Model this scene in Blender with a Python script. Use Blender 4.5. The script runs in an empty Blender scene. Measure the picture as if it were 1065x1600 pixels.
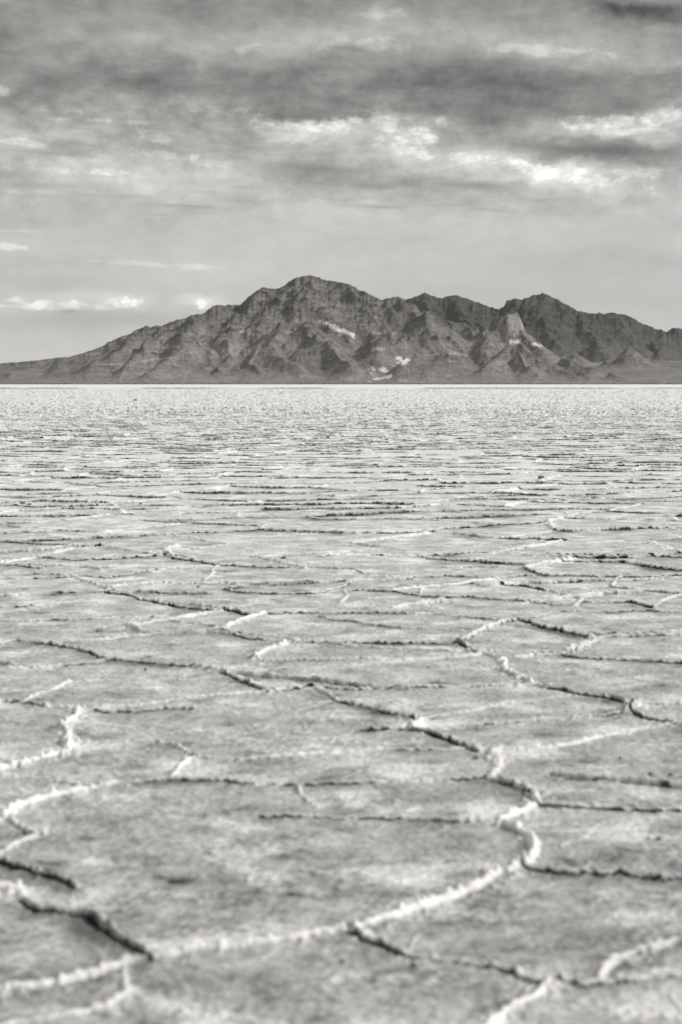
import bpy, math, numpy as np
R = math.radians
rng = np.random.default_rng(7)
S = bpy.context.scene

# ------------------------------------------------------------------ camera
F = 2130.0; CX, CY = 532.5, 800.0; CAMH = 1.5
PITCH = math.atan(200.0 / F)
cam_d = bpy.data.cameras.new("camera"); cam = bpy.data.objects.new("camera", cam_d)
S.collection.objects.link(cam); S.camera = cam
cam.location = (0, 0, CAMH)
cam.rotation_euler = (R(90) - PITCH, 0, 0)
cam_d.sensor_fit = 'VERTICAL'; cam_d.sensor_height = 36.0
cam_d.lens = F * 36.0 / 1600.0
cam_d.clip_start = 0.05; cam_d.clip_end = 200000
cam_d.dof.use_dof = True; cam_d.dof.focus_distance = 24.0; cam_d.dof.aperture_fstop = 2.6

# ------------------------------------------------------------------ exposure, sun
S.view_settings.view_transform = 'Standard'; S.view_settings.look = 'None'
S.view_settings.exposure = 0.0; S.view_settings.gamma = 1.0
SUN_AZ, SUN_EL = R(102), R(36)        # azimuth to the right of the view direction
TINT = (1.0, 0.985, 0.95)
sd = bpy.data.lights.new("sun", 'SUN'); sun = bpy.data.objects.new("sun", sd); S.collection.objects.link(sun)
sd.energy = 3.8; sd.angle = R(5.0); sd.color = (1.0, 0.985, 0.955)
sun.rotation_euler = (R(90) - SUN_EL, 0, math.pi - SUN_AZ)
S.cycles.use_denoising = True
S.cycles.max_bounces = 5; S.cycles.diffuse_bounces = 3

# ------------------------------------------------------------------ helpers
def N(nt, t, **kw):
    n = nt.nodes.new(t)
    for k, v in kw.items():
        if k == 'ins':
            for a, b in v.items():
                if hasattr(b, 'is_linked'): nt.links.new(b, n.inputs[a])
                else: n.inputs[a].default_value = b
        else: setattr(n, k, v)
    return n
def M(nt, op, a, b=None, c=None, clamp=False):
    ins = {0: a}
    if b is not None: ins[1] = b
    if c is not None: ins[2] = c
    return N(nt, 'ShaderNodeMath', operation=op, use_clamp=clamp, ins=ins).outputs[0]
def ray(px, py):
    """direction (dx, dz) per unit of y for a pixel of the 1065x1600 photograph"""
    a = (np.asarray(px, float) - CX) / F; b = (CY - np.asarray(py, float)) / F
    c, s = math.cos(PITCH), math.sin(PITCH)
    y = c + b * s; z = -s + b * c
    return a / y, z / y
def project(x, y, z):
    c, s = math.cos(PITCH), math.sin(PITCH)
    z = z - CAMH
    f = y * c - z * s; u = y * s + z * c
    return CX + F * x / f, CY - F * u / f
def on_ground(px, py, z=0.0):
    dx, dz = ray(px, py); t = -(CAMH - z) / dz
    return dx * t, t
TAB = rng.random((512, 512)).astype(np.float32)
def vnoise(x, y, o=0):
    x = np.asarray(x, np.float64) + o * 37.17; y = np.asarray(y, np.float64) + o * 91.7
    xi = np.floor(x); yi = np.floor(y); fx = (x - xi).astype(np.float32); fy = (y - yi).astype(np.float32)
    xi = xi.astype(np.int64) & 511; yi = yi.astype(np.int64) & 511; x1 = (xi + 1) & 511; y1 = (yi + 1) & 511
    fx = fx * fx * (3 - 2 * fx); fy = fy * fy * (3 - 2 * fy)
    a = TAB[yi, xi]; b = TAB[yi, x1]; c = TAB[y1, xi]; d = TAB[y1, x1]
    return (a + (b - a) * fx) * (1 - fy) + (c + (d - c) * fx) * fy
def fbm(x, y, n=4, o=0, g=0.5):
    s = 0; a = 1.0; t = 0
    for k in range(n):
        s = s + a * (vnoise(x, y, o + k) - 0.5) * 2; t += a; a *= g; x = x * 2.03 + 5.1; y = y * 2.03 + 1.7
    return s / t
def ridged(x, y, n=4, o=0, g=0.5):
    s = 0; a = 1.0; t = 0
    for k in range(n):
        v = 1 - np.abs((vnoise(x, y, o + k) - 0.5) * 2); s = s + a * v * v; t += a; a *= g; x = x * 2.03 + 5.1; y = y * 2.03 + 1.7
    return s / t
def grid_mesh(name, X, Y, Z, wrap=False, attrs=None):
    nr, nc = X.shape
    me = bpy.data.meshes.new(name)
    co = np.empty((nr * nc, 3), np.float32); co[:, 0] = X.ravel(); co[:, 1] = Y.ravel(); co[:, 2] = Z.ravel()
    me.vertices.add(nr * nc); me.vertices.foreach_set('co', co.ravel())
    idx = np.arange(nr * nc, dtype=np.int32).reshape(nr, nc)
    if wrap: idx = np.concatenate([idx, idx[:, :1]], 1)
    # columns run with rising x, rows with rising y: counter-clockwise seen from above
    q = np.stack([idx[:-1, :-1], idx[:-1, 1:], idx[1:, 1:], idx[1:, :-1]], -1).reshape(-1, 4)
    me.loops.add(q.size); me.loops.foreach_set('vertex_index', q.ravel())
    me.polygons.add(len(q)); me.polygons.foreach_set('loop_start', np.arange(0, q.size, 4, dtype=np.int32))
    me.polygons.foreach_set('use_smooth', np.ones(len(q), bool))
    for k, v in (attrs or {}).items():
        at = me.attributes.new(k, 'FLOAT', 'POINT'); at.data.foreach_set('value', np.ascontiguousarray(v, np.float32).ravel())
    me.update(calc_edges=True)
    ob = bpy.data.objects.new(name, me); S.collection.objects.link(ob)
    return ob
def mat(name):
    m = bpy.data.materials.new(name); m.use_nodes = True
    nt = m.node_tree; b = nt.nodes['Principled BSDF']
    return m, nt, b

# ------------------------------------------------------------------ sky
def g(px, py, cx, cy, rx, ry, rot=0.0, p=2.0):
    c, s = math.cos(R(rot)), math.sin(R(rot))
    u = ((px - cx) * c + (py - cy) * s) / rx; v = (-(px - cx) * s + (py - cy) * c) / ry
    return np.exp(-(np.abs(u) ** p + np.abs(v) ** p))
def sky_lum(px, py):
    """brightness of the cloud deck, in display values, where the photograph shows it"""
    ys = [-900, -260, -60, 0, 60, 120, 170, 210, 260, 310, 350, 420, 480, 540, 600]
    L =  [205, 190, 166, 148, 160, 144, 152, 176, 188, 195, 200, 199, 196, 202, 208]
    v = np.interp(py, ys, L)
    for (cx, cy, rx, ry, rot, a) in [
        # broad light and dark masses
        (40, 100, 190, 60, 5, -14), (150, 30, 160, 30, 0, 3), (560, 55, 190, 30, -4, 14), (840, 82, 130, 18, 6, 26), (1010, 95, 90, 16, 0, 18),
        (640, 30, 60, 14, 0, 10), (340, 75, 110, 18, -8, 6),
        (1010, 18, 80, 22, 8, -42), (950, 5, 60, 12, 20, -16), (700, 20, 60, 16, 0, -8), (240, 60, 60, 40, 30, 6),
        (760, 150, 190, 42, 9, -15), (560, 140, 200, 24, 4, -5), (760, 190, 110, 26, 0, -12), (950, 150, 130, 26, 0, -8), (330, 125, 190, 20, 4, -6),
        (930, 232, 150, 17, 3, -36), (640, 175, 130, 12, 3, -12), (20, 150, 60, 22, 20, -8),
        # lit cloud edges
        (450, 193, 90, 11, 4, 34), (540, 196, 70, 9, -4, 48), (385, 176, 30, 8, 20, 26), (650, 212, 42, 20, 15, 50), (600, 236, 80, 12, 14, 30),
        (700, 240, 90, 14, 12, 26), (690, 190, 16, 10, 0, 20), (965, 195, 95, 16, -2, 50), (1045, 180, 40, 12, -20, 22),
        (850, 263, 60, 13, 8, 42), (920, 283, 80, 15, 12, 34), (1010, 268, 50, 10, 4, 22), (820, 285, 60, 8, 4, 20), (750, 262, 60, 8, 10, 14),
        (250, 205, 70, 22, 10, 14), (60, 212, 90, 16, 4, 16), (160, 268, 90, 9, 0, 18), (60, 262, 60, 9, 0, 12), (300, 240, 30, 12, 60, 14), (200, 190, 60, 8, 0, 12),
        # dark bars under them
        (470, 262, 120, 16, 2, -22), (560, 290, 110, 14, 2, -14), (400, 232, 80, 9, 0, -12), (710, 292, 130, 11, 5, -24), (100, 238, 130, 9, 0, -16),
        (60, 300, 110, 20, 3, -12), (290, 322, 90, 5, 2, -22), (385, 292, 26, 4, 0, -22), (260, 304, 60, 4, 0, -14), (240, 292, 60, 10, 0, 6),
        (590, 324, 70, 5, 3, -16), (760, 326, 55, 5, 8, -16), (640, 312, 60, 8, 0, -4), (900, 318, 120, 8, 2, -10), (980, 300, 60, 10, 0, -2),
        (310, 336, 60, 4, 0, -12), (60, 352, 120, 14, 0, -8), (30, 360, 30, 4, 0, 16), (15, 384, 30, 5, 5, 26), (80, 408, 130, 12, 4, -10), (120, 396, 60, 5, 0, 6), (60, 438, 120, 9, 3, -8),
        (280, 417, 50, 3, 0, 16), (310, 420, 30, 4, 0, 8),
        # low cumulus on the left
        (110, 482, 150, 6, 0, 2), (70, 474, 50, 7, 0, 26), (40, 478, 50, 5, 0, 16), (192, 470, 28, 9, -6, 40), (150, 476, 26, 6, 0, 20), (318, 471, 12, 9, 0, 36),
        (105, 488, 22, 8, 0, -16), (80, 505, 130, 14, 2, -10), (210, 500, 110, 5, 0, -10), (170, 520, 120, 4, 0, -6),
        (950, 420, 200, 40, 0, -8), (1040, 405, 80, 5, 4, -10), (960, 470, 160, 10, 0, -4), (330, 440, 140, 30, 0, 4), (640, 380, 150, 30, 0, 2),
        (420, 300, 40, 12, 0, 6), (20, 560, 120, 20, 0, 0)]:
        v = v + a * g(px, py, cx, cy, rx, ry, rot)
    return v
W = bpy.data.worlds.new("World"); S.world = W; W.use_nodes = True
W.cycles.sampling_method = 'MANUAL'; W.cycles.sample_map_resolution = 256
nt = W.node_tree; bg = nt.nodes['Background']
tc = N(nt, 'ShaderNodeTexCoord'); D = tc.outputs['Generated']
sky = N(nt, 'ShaderNodeTexSky', sky_type='NISHITA', sun_disc=False, sun_elevation=SUN_EL, sun_rotation=SUN_AZ)
skybw = N(nt, 'ShaderNodeRGBToBW', ins={0: sky.outputs[0]}).outputs[0]
# wispy warp of the direction, stretched along the horizon
def noise(nt, vec, sc, scale, detail=6, rough=0.55, dist=0.0, off=(0, 0, 0)):
    mp = N(nt, 'ShaderNodeMapping', ins={0: vec, 1: off, 3: sc})
    return N(nt, 'ShaderNodeTexNoise', ins={'Vector': mp.outputs[0], 'Scale': scale, 'Detail': detail, 'Roughness': rough, 'Distortion': dist})
w1 = noise(nt, D, (1, 1, 2.6), 9.0, 8, 0.62)
w2 = noise(nt, D, (1, 1, 1.6), 34.0, 7, 0.66, off=(3, 1, 7))
sw = N(nt, 'ShaderNodeSeparateColor', ins={0: w1.outputs['Color']})
sw2 = N(nt, 'ShaderNodeSeparateColor', ins={0: w2.outputs['Color']})
sx = N(nt, 'ShaderNodeSeparateXYZ', ins={0: D})
az = M(nt, 'ARCTAN2', sx.outputs[0], sx.outputs[1])
el = M(nt, 'ARCSINE', sx.outputs[2])
# the warp dies out towards the horizon, where the cloud layers are thin and level
damp = M(nt, 'MULTIPLY', el, 9.0, clamp=True)
def off(ch, a, ch2, b):
    o = M(nt, 'ADD', M(nt, 'MULTIPLY', M(nt, 'SUBTRACT', ch, 0.5), a), M(nt, 'MULTIPLY', M(nt, 'SUBTRACT', ch2, 0.5), b))
    return M(nt, 'MULTIPLY', o, damp)
azw = M(nt, 'ADD', az, off(sw.outputs[0], 0.06, sw2.outputs[0], 0.04))
elw = M(nt, 'ADD', el, off(sw.outputs[1], 0.026, sw2.outputs[1], 0.024))
AZ0, K = 0.30, 25
u = M(nt, 'MULTIPLY', M(nt, 'PINGPONG', M(nt, 'ADD', azw, AZ0), 2 * AZ0), (K - 1) / (2 * AZ0))
EL1 = 0.42
t = M(nt, 'DIVIDE', elw, EL1, clamp=True)
acc = None; P = 65
for k in range(K):
    a = -AZ0 + 2 * AZ0 * k / (K - 1)
    e = np.linspace(0, EL1, P) * 1.0
    X = np.sin(a) * np.cos(e); Y = np.cos(a) * np.cos(e); Z = np.sin(e)
    px, py = project(X, Y, Z + CAMH)
    v = np.clip(sky_lum(px, py), 60, 250) / 255.0
    fc = nt.nodes.new('ShaderNodeFloatCurve'); c = fc.mapping.curves[0]
    fc.mapping.clip_max_x = 1; fc.mapping.use_clip = True
    c.points[0].location = (0, v[0]); c.points[1].location = (1, v[-1])
    for i in range(1, P - 1): c.points.new(i / (P - 1), float(v[i]))
    fc.mapping.update()
    nt.links.new(t if acc is None else M(nt, 'MULTIPLY_ADD', acc, 1e-6, t), fc.inputs['Value'])
    uk = u if acc is None else M(nt, 'MULTIPLY_ADD', acc, 1e-6, u)
    wt = M(nt, 'SUBTRACT', 1.0, M(nt, 'ABSOLUTE', M(nt, 'SUBTRACT', uk, float(k))), clamp=True)
    acc = M(nt, 'MULTIPLY', fc.outputs[0], wt) if acc is None else M(nt, 'MULTIPLY_ADD', fc.outputs[0], wt, acc)
# fine structure: level streaks and billows, strong in the broken deck, faint in the clear band low down
av = N(nt, 'ShaderNodeCombineXYZ', ins={0: az, 1: el, 2: 0.0}).outputs[0]
n1 = noise(nt, av, (1, 4.5, 1), 7.0, 9, 0.58, 0.0, off=(1, 5, 2)).outputs[0]
n2 = noise(nt, av, (1, 1.7, 1), 26.0, 9, 0.64, 0.0, off=(4, 0, 2)).outputs[0]
n3 = noise(nt, av, (1, 1.5, 1), 75.0, 6, 0.62, 0.0, off=(8, 0, 2)).outputs[0]
am = nt.nodes.new('ShaderNodeFloatCurve'); c = am.mapping.curves[0]
pts = [(0, .10), (.10, .16), (.20, .30), (.27, .55), (.32, 1.2), (.45, 1.5), (.6, 1.35), (1, 1.3)]
c.points[0].location = pts[0]; c.points[1].location = pts[-1]
for p in pts[1:-1]: c.points.new(*p)
am.mapping.update(); nt.links.new(t, am.inputs['Value'])
det = M(nt, 'ADD', M(nt, 'MULTIPLY', M(nt, 'SUBTRACT', n1, 0.5), 0.30), M(nt, 'MULTIPLY', M(nt, 'SUBTRACT', n2, 0.5), 0.34))
det = M(nt, 'MULTIPLY_ADD', M(nt, 'SUBTRACT', n3, 0.5), 0.12, det)
det = M(nt, 'MULTIPLY', det, am.outputs[0])
# crisp-edged clouds: lit puffs and thin dark bars
edge = M(nt, 'ADD', M(nt, 'MULTIPLY', M(nt, 'SUBTRACT', n2, 0.5), 1.5), M(nt, 'MULTIPLY', M(nt, 'SUBTRACT', n3, 0.5), 1.7))
def puffs(lst, soft):
    tot = None
    for (cx, cy, rx, ry, rot, a) in lst:
        dx, dz = ray(cx, cy); A = math.atan(float(dx)); E = math.atan2(float(dz), math.hypot(1, float(dx)))
        # each step waits for the one before it, which keeps few values alive at once in the shader
        src = av if tot is None else N(nt, 'ShaderNodeVectorMath', operation='MULTIPLY_ADD', ins={0: tot, 1: (1e-6, 1e-6, 1e-6), 2: av}).outputs[0]
        mp = N(nt, 'ShaderNodeMapping', vector_type='TEXTURE', ins={0: src, 1: (A, E, 0), 2: (0, 0, -R(rot)), 3: (rx * 1.45 / F, ry * 1.45 / F, 1)})
        ln = N(nt, 'ShaderNodeVectorMath', operation='LENGTH', ins={0: mp.outputs[0]}).outputs['Value']
        e = M(nt, 'ADD', M(nt, 'SUBTRACT', 0.75, ln), edge)
        v = M(nt, 'MULTIPLY', ss(nt, e, 0.0, soft), a)
        tot = v if tot is None else M(nt, 'MAXIMUM', tot, v)
    return tot
def ss(nt, x, a, b_, lo=0.0, hi=1.0):
    return N(nt, 'ShaderNodeMapRange', interpolation_type='SMOOTHSTEP', ins={0: x, 1: a, 2: b_, 3: lo, 4: hi}).outputs[0]
LIT = [(100,481,125,4,0,.07),(30,470,22,7,0,.12),(105,476,24,7,0,.12),(60,300,50,5,0,.04),(450,215,60,8,8,.05),(330,255,50,6,0,.05),(100,170,80,8,4,.04),(250,240,60,7,10,.05),
 (470,195,90,11,4,.10),(540,190,50,9,-3,.13),(400,178,25,7,15,.12),(655,212,38,20,20,.15),(600,198,40,9,10,.10),(690,192,12,10,0,.10),(640,235,60,9,10,.10),(720,245,60,8,8,.09),
 (830,262,50,12,5,.11),(880,270,70,10,10,.09),(940,285,75,9,8,.11),(790,258,25,8,0,.11),(1000,270,50,9,0,.06),(950,190,80,12,-2,.12),(900,184,30,6,0,.10),(1045,182,25,12,-20,.10),(1000,205,70,6,0,.07),
 (303,246,7,9,60,.13),(130,187,60,4,0,.08),(30,222,50,6,4,.09),(215,192,30,4,0,.08),(60,265,60,6,0,.06),(165,268,30,6,0,.09),(10,145,20,9,30,.10),(5,384,40,6,6,.08),(30,361,50,3,-2,.05),
 (20,478,38,5,0,.10),(75,476,34,8,0,.14),(130,478,22,7,0,.09),(192,474,34,11,-4,.17),(160,480,22,6,0,.11),(318,473,13,9,0,.14),(290,416,60,4,2,.05),(200,410,70,4,2,.05),
 (600,20,50,9,0,.06),(560,70,90,10,0,.06),(380,78,30,7,-10,.07),(850,80,90,10,5,.07),(240,215,40,12,20,.07),(340,175,60,8,6,.06)]
DARK = [(90,240,80,5,2,.07),(240,225,60,5,4,.05),(60,290,90,6,0,.05),(330,205,50,5,10,.04),(150,306,80,5,0,.05),(500,240,60,6,0,.06),(860,312,80,4,0,.04),(320,300,40,4,0,.04),
 (380,293,28,4,0,.07),(290,322,80,4,2,.09),(250,335,60,3,0,.05),(590,323,60,4,2,.08),(760,328,50,4,6,.08),(700,320,60,3,0,.05),(950,236,120,13,2,.12),(870,232,60,8,3,.08),(1020,15,70,15,8,.16),(960,12,28,12,40,.12),
 (200,306,60,3,0,.05),(110,486,20,5,0,.09),(470,262,100,10,2,.07),(420,232,60,6,0,.05),(740,290,80,6,4,.08),(560,290,90,9,2,.06),(760,185,120,16,6,.05),(480,150,150,14,4,.02),(60,120,90,20,6,.05),(980,165,70,10,0,.06)]
body = M(nt, 'ADD', 0.35, M(nt, 'MULTIPLY', ss(nt, M(nt, 'MULTIPLY_ADD', n3, .6, M(nt, 'MULTIPLY', n2, .4)), .40, .60), 0.95))      # shaded folds inside the lit heaps
det = M(nt, 'ADD', det, M(nt, 'SUBTRACT', M(nt, 'MULTIPLY', puffs(LIT, .5), body), puffs(DARK, 0.9)))
lum = M(nt, 'POWER', M(nt, 'MAXIMUM', M(nt, 'ADD', acc, det), 0.02), 2.2)
STR = 0.1
lum = M(nt, 'ADD', M(nt, 'MULTIPLY', lum, 0.95 / STR), M(nt, 'MULTIPLY', skybw, 0.05))
tint = N(nt, 'ShaderNodeVectorMath', operation='SCALE', ins={0: TINT, 'Scale': lum})
nt.links.new(tint.outputs[0], bg.inputs[0]); bg.inputs[1].default_value = STR

# ------------------------------------------------------------------ salt flat
# crests of the pressure ridges round the salt plates, traced on the ground plane:
# (white crust 0..1, dark gap 0..1, half width in cm, height in cm, points)
TR = [
 (.6, .9, 2.2, 2.6, [(-90,1322),(0,1335),(20,1347),(60,1357),(100,1369),(118,1376)]),
 (.9, .2, 2.4, 2.2, [(0,1326),(35,1310),(75,1295)]),
 (.9, .2, 3.0, 2.6, [(-60,1392),(18,1380),(35,1396)]),
 (.7, 1.0, 2.6, 3.2, [(35,1396),(60,1408),(105,1414),(145,1424),(180,1447),(205,1466),(222,1478),(240,1488)]),
 (.9, .35, 2.2, 2.4, [(-120,1556),(0,1541),(50,1536),(100,1527),(160,1510),(200,1498),(250,1488),(310,1477),(370,1471),(410,1466),(460,1464),(500,1455),(550,1450)]),
 (.7, .1, 1.8, 1.6, [(190,1503),(187,1525),(192,1545),(175,1558),(130,1572),(60,1590),(-60,1615)]),
 (.4, .1, 2.0, 1.0, [(225,1555),(270,1567),(310,1578),(370,1585),(470,1600),(560,1630)]),
 (1., .25, 3.4, 3.4, [(550,1450),(570,1440),(600,1427),(640,1413),(680,1396),(730,1380),(765,1363),(800,1352)]),
 (1., .1, 4.0, 3.6, [(800,1352),(822,1342),(835,1322),(825,1304),(800,1290),(772,1278)]),
 (.6, .95, 2.2, 2.8, [(550,1450),(570,1456),(600,1465),(625,1480),(660,1488),(700,1494),(740,1500),(780,1507),(800,1518),(838,1526)]),
 (1., .15, 3.6, 3.4, [(860,1522),(838,1540),(800,1564),(770,1580),(750,1605),(735,1640)]),
 (.6, .7, 2.4, 2.6, [(850,1524),(900,1528),(960,1524),(1065,1521),(1150,1518)]),
 (.8, .5, 2.4, 2.6, [(930,1518),(950,1500),(975,1488),(1010,1476),(1065,1455),(1140,1440)]),
 (.4, .9, 2.4, 2.8, [(818,1348),(870,1355),(930,1356),(960,1356),(1000,1361),(1030,1366),(1065,1364),(1140,1372)]),
 (.3, .2, 2.0, 1.0, [(900,1560),(980,1575),(1065,1585),(1130,1600)]),
 (.7, .7, 2.2, 2.4, [(-70,1085),(0,1090),(50,1094),(75,1101),(120,1102),(160,1109),(200,1106),(260,1101),(300,1103)]),
 (1., .0, 3.4, 3.4, [(120,1104),(112,1120),(95,1130),(103,1145),(110,1155),(103,1171),(80,1175),(50,1182),(20,1192),(-40,1206)]),
 (.5, .5, 2.4, 2.0, [(-60,1200),(0,1207),(60,1213),(125,1221),(160,1222),(200,1217),(262,1212)]),
 (1., .1, 2.0, 2.4, [(262,1212),(280,1197),(298,1184),(310,1179)]),
 (.7, .4, 2.0, 2.0, [(248,1157),(275,1162),(290,1172),(310,1179)]),
 (.7, .5, 1.8, 1.8, [(310,1179),(380,1183),(430,1180),(480,1173),(533,1170),(600,1168),(650,1167),(720,1166),(765,1168)]),
 (.8, .5, 2.0, 2.2, [(765,1168),(800,1168),(850,1167),(900,1159),(950,1147),(1000,1138),(1065,1129),(1130,1120)]),
 (.5, .8, 2.0, 2.2, [(262,1212),(300,1214),(380,1217),(460,1219),(533,1219),(620,1214),(700,1212),(760,1209)]),
 (.7, .7, 3.2, 3.0, [(760,1209),(790,1217),(820,1226),(835,1237)]),
 (.9, .3, 4.0, 3.4, [(835,1237),(840,1248),(825,1259),(795,1266),(770,1277)]),
 (1., .1, 3.4, 3.2, [(5,1275),(15,1262),(35,1252),(60,1243),(85,1238),(130,1228),(180,1221)]),
 (.7, .6, 2.6, 2.4, [(5,1275),(35,1284),(50,1294),(75,1295)]),
 (.5, .5, 2.2, 2.0, [(-70,1262),(5,1275)]),
 (.7, .1, 1.8, 1.6, [(460,1219),(475,1235),(490,1248),(510,1257)]),
 (.5, .9, 2.0, 2.4, [(415,1265),(480,1268),(533,1271),(600,1272),(640,1274),(700,1276),(772,1276)]),
 (.8, .2, 3.4, 2.8, [(760,1209),(776,1195),(772,1180),(765,1168)]),
 (.4, 1., 2.2, 2.6, [(838,1250),(880,1254),(930,1257),(980,1259),(1065,1261),(1140,1262)]),
 (.5, .8, 2.0, 2.4, [(425,1073),(490,1070),(533,1072),(600,1072),(640,1071),(700,1070),(790,1067),(830,1067),(860,1069)]),
 (.5, 1., 2.8, 3.4, [(860,1069),(885,1072),(910,1079),(950,1086),(980,1095)]),
 (.6, .5, 2.0, 2.2, [(980,1096),(1010,1098),(1065,1097),(1120,1096)]),
 (.6, .8, 2.2, 2.6, [(510,1078),(533,1091),(560,1097),(600,1107),(640,1112),(657,1120)]),
 (1., .1, 4.0, 3.6, [(652,1125),(660,1116)]),
 (.5, .9, 2.6, 3.0, [(560,1133),(610,1133),(640,1132),(665,1137),(700,1149),(715,1157),(745,1168)]),
 (.5, .5, 1.8, 1.6, [(660,1118),(700,1112),(740,1107),(780,1098),(830,1096)]),
 (.5, .6, 1.8, 1.8, [(730,1130),(790,1127),(850,1122),(900,1119),(960,1114),(982,1104)]),
 (1., .2, 4.0, 3.8, [(975,1108),(992,1096)]),
 (.4, .9, 2.2, 2.4, [(985,1104),(1000,1119),(1040,1127),(1080,1131)]),
 (.7, .8, 2.6, 3.0, [(345,1045),(370,1054),(390,1063),(425,1073)]),
 (.9, .3, 3.0, 3.0, [(425,1073),(440,1070),(490,1068),(510,1078)]),
 (.6, .8, 2.2, 2.6, [(48,999),(80,1004),(120,1011),(160,1024),(200,1028),(250,1033),(300,1038),(345,1045)]),
 (.5, .6, 2.0, 2.0, [(-60,1046),(0,1042),(50,1040),(100,1037),(150,1032),(170,1026)]),
 (.6, .7, 2.2, 2.4, [(-60,1004),(0,1001),(30,997),(80,1002)]),
 (.6, .5, 2.0, 2.0, [(100,1001),(150,998),(210,992),(260,988),(330,982),(345,979)]),
 (1., .1, 3.2, 3.2, [(345,979),(375,968),(400,963),(415,959)]),
 (.5, .7, 2.0, 2.4, [(415,959),(440,956),(500,956),(533,956),(600,955),(680,957),(730,962),(790,967),(815,965)]),
 (.5, .8, 2.0, 2.4, [(345,981),(380,993),(420,998),(460,1000),(533,1001),(600,1003),(650,1002),(700,1001),(715,999)]),
 (1., .2, 3.2, 3.2, [(443,1001),(415,1010),(400,1022),(412,1028)]),
 (.6, .5, 2.0, 2.0, [(412,1028),(440,1029),(500,1027),(533,1025),(600,1028),(650,1028),(715,1025),(765,1021)]),
 (.5, .4, 1.8, 1.6, [(120,1110),(280,1088),(350,1082),(425,1074)]),
 (.8, .3, 2.4, 2.2, [(30,1094),(62,1080),(90,1070),(112,1062)]),
 (.4, .6, 2.0, 2.0, [(-60,968),(0,967),(50,967),(110,965),(170,963),(230,963),(345,979)]),
 (.4, .6, 1.8, 1.8, [(-60,932),(0,930),(40,928),(100,926),(165,924)]),
 (.6, .9, 2.4, 3.0, [(165,923),(210,930),(220,935),(260,943),(290,948),(330,951)]),
 (.5, 1., 3.0, 3.6, [(330,951),(350,949),(370,953),(390,960)]),
 (.9, .4, 2.4, 2.4, [(165,923),(180,915),(200,911),(240,908),(310,909),(350,908),(372,911)]),
 (.5, .6, 2.0, 2.2, [(-60,899),(0,897),(50,895),(80,897),(110,899),(160,901),(180,900),(210,895),(240,890),(300,886),(340,882)]),
 (.5, .6, 2.0, 2.0, [(-50,880),(0,882),(30,883),(65,887)]),
 (.8, .3, 2.4, 2.4, [(-50,881),(0,877),(30,875),(60,871),(80,866),(110,858),(135,850)]),
 (.5, .7, 2.0, 2.4, [(65,871),(110,874),(150,874),(200,870),(262,866)]),
 (1., .3, 3.2, 3.2, [(275,852),(258,858),(262,866),(275,870)]),
 (.6, .8, 2.4, 3.0, [(275,870),(300,873),(320,878),(340,881),(400,884),(440,883),(500,885),(533,886)]),
 (.6, .6, 2.2, 2.6, [(533,886),(555,888),(570,895),(580,898)]),
 (.8, .4, 2.4, 2.4, [(320,906),(328,900),(340,882)]),
 (.8, .8, 2.2, 2.4, [(368,914),(350,919),(380,925),(430,927),(500,925),(530,918),(545,908)]),
 (.5, .8, 2.0, 2.4, [(395,910),(450,909),(500,909),(533,907),(580,898)]),
 (.5, .8, 2.0, 2.4, [(532,922),(570,921),(610,922),(640,927),(670,930),(740,932),(800,936),(830,940),(862,943)]),
 (.5, .7, 2.0, 2.4, [(580,898),(600,899),(700,898),(780,900),(800,899),(830,898)]),
 (.9, .2, 2.4, 2.2, [(610,919),(660,915),(700,912),(740,906),(790,900)]),
 (.4, 1., 2.4, 2.6, [(740,908),(780,911),(820,914),(850,920)]),
 (.5, .6, 2.0, 2.0, [(815,965),(870,955),(900,953),(960,955),(1000,953),(1065,955)]),
 (.9, .6, 2.8, 3.2, [(715,998),(740,987),(770,975),(800,968),(815,965)]),
 (.6, .9, 2.6, 3.2, [(815,965),(840,975),(880,983),(915,990)]),
 (1., .1, 3.2, 3.2, [(915,990),(930,997),(915,1005),(890,1012),(870,1020)]),
 (.6, .5, 2.2, 2.4, [(870,1020),(830,1022),(795,1027)]),
 (.7, .8, 2.4, 2.8, [(715,998),(730,1008),(760,1020),(785,1030)]),
 (1., .3, 4.0, 3.6, [(783,1030),(790,1044),(812,1053),(832,1062)]),
 (.5, .7, 2.0, 2.2, [(922,985),(980,986),(1030,985),(1065,983),(1120,982)]),
 (.4, .9, 2.2, 2.4, [(875,1021),(930,1026),(1000,1028),(1065,1033),(1130,1036)]),
 (.4, .6, 1.8, 1.8, [(500,962),(532,968),(580,975),(640,980),(700,984),(742,986)]),
 (.5, .7, 2.0, 2.2, [(500,868),(532,866),(580,865),(650,866),(670,870),(700,873),(760,876),(828,881)]),
 (1., .3, 3.0, 3.0, [(893,873),(880,875),(840,880),(820,886)]),
 (.5, .9, 2.2, 2.6, [(820,887),(850,898),(930,899),(1000,900),(1065,898),(1120,897)]),
 (.5, .9, 2.2, 2.6, [(880,875),(970,876),(1000,880),(1040,887),(1065,890),(1110,893)]),
 (.5, .8, 2.0, 2.2, [(650,866),(740,861),(800,862),(900,864),(960,864),(1065,870),(1120,872)]),
 (.8, .5, 2.4, 2.4, [(972,899),(957,908),(955,915)]),
 (.5, .8, 2.2, 2.4, [(955,915),(1000,920),(1065,926),(1120,930)]),
 (.5, .6, 2.2, 2.2, [(855,944),(900,940),(960,940),(985,940)]),
 (.3, 1., 3.0, 3.4, [(978,938),(1000,941),(1022,947)]),
 (.6, .5, 2.0, 2.0, [(1022,947),(1040,932),(1065,926)]),
 (.7, .3, 2.0, 2.0, [(533,940),(545,930),(532,922)]), (.7, .3, 2.0, 2.0, [(660,927),(655,917)]),
 (.8, .3, 2.4, 2.2, [(895,946),(905,936),(860,921),(850,920)]),
]
segs = []      # x0,y0,x1,y1,white,dark,w,h
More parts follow.
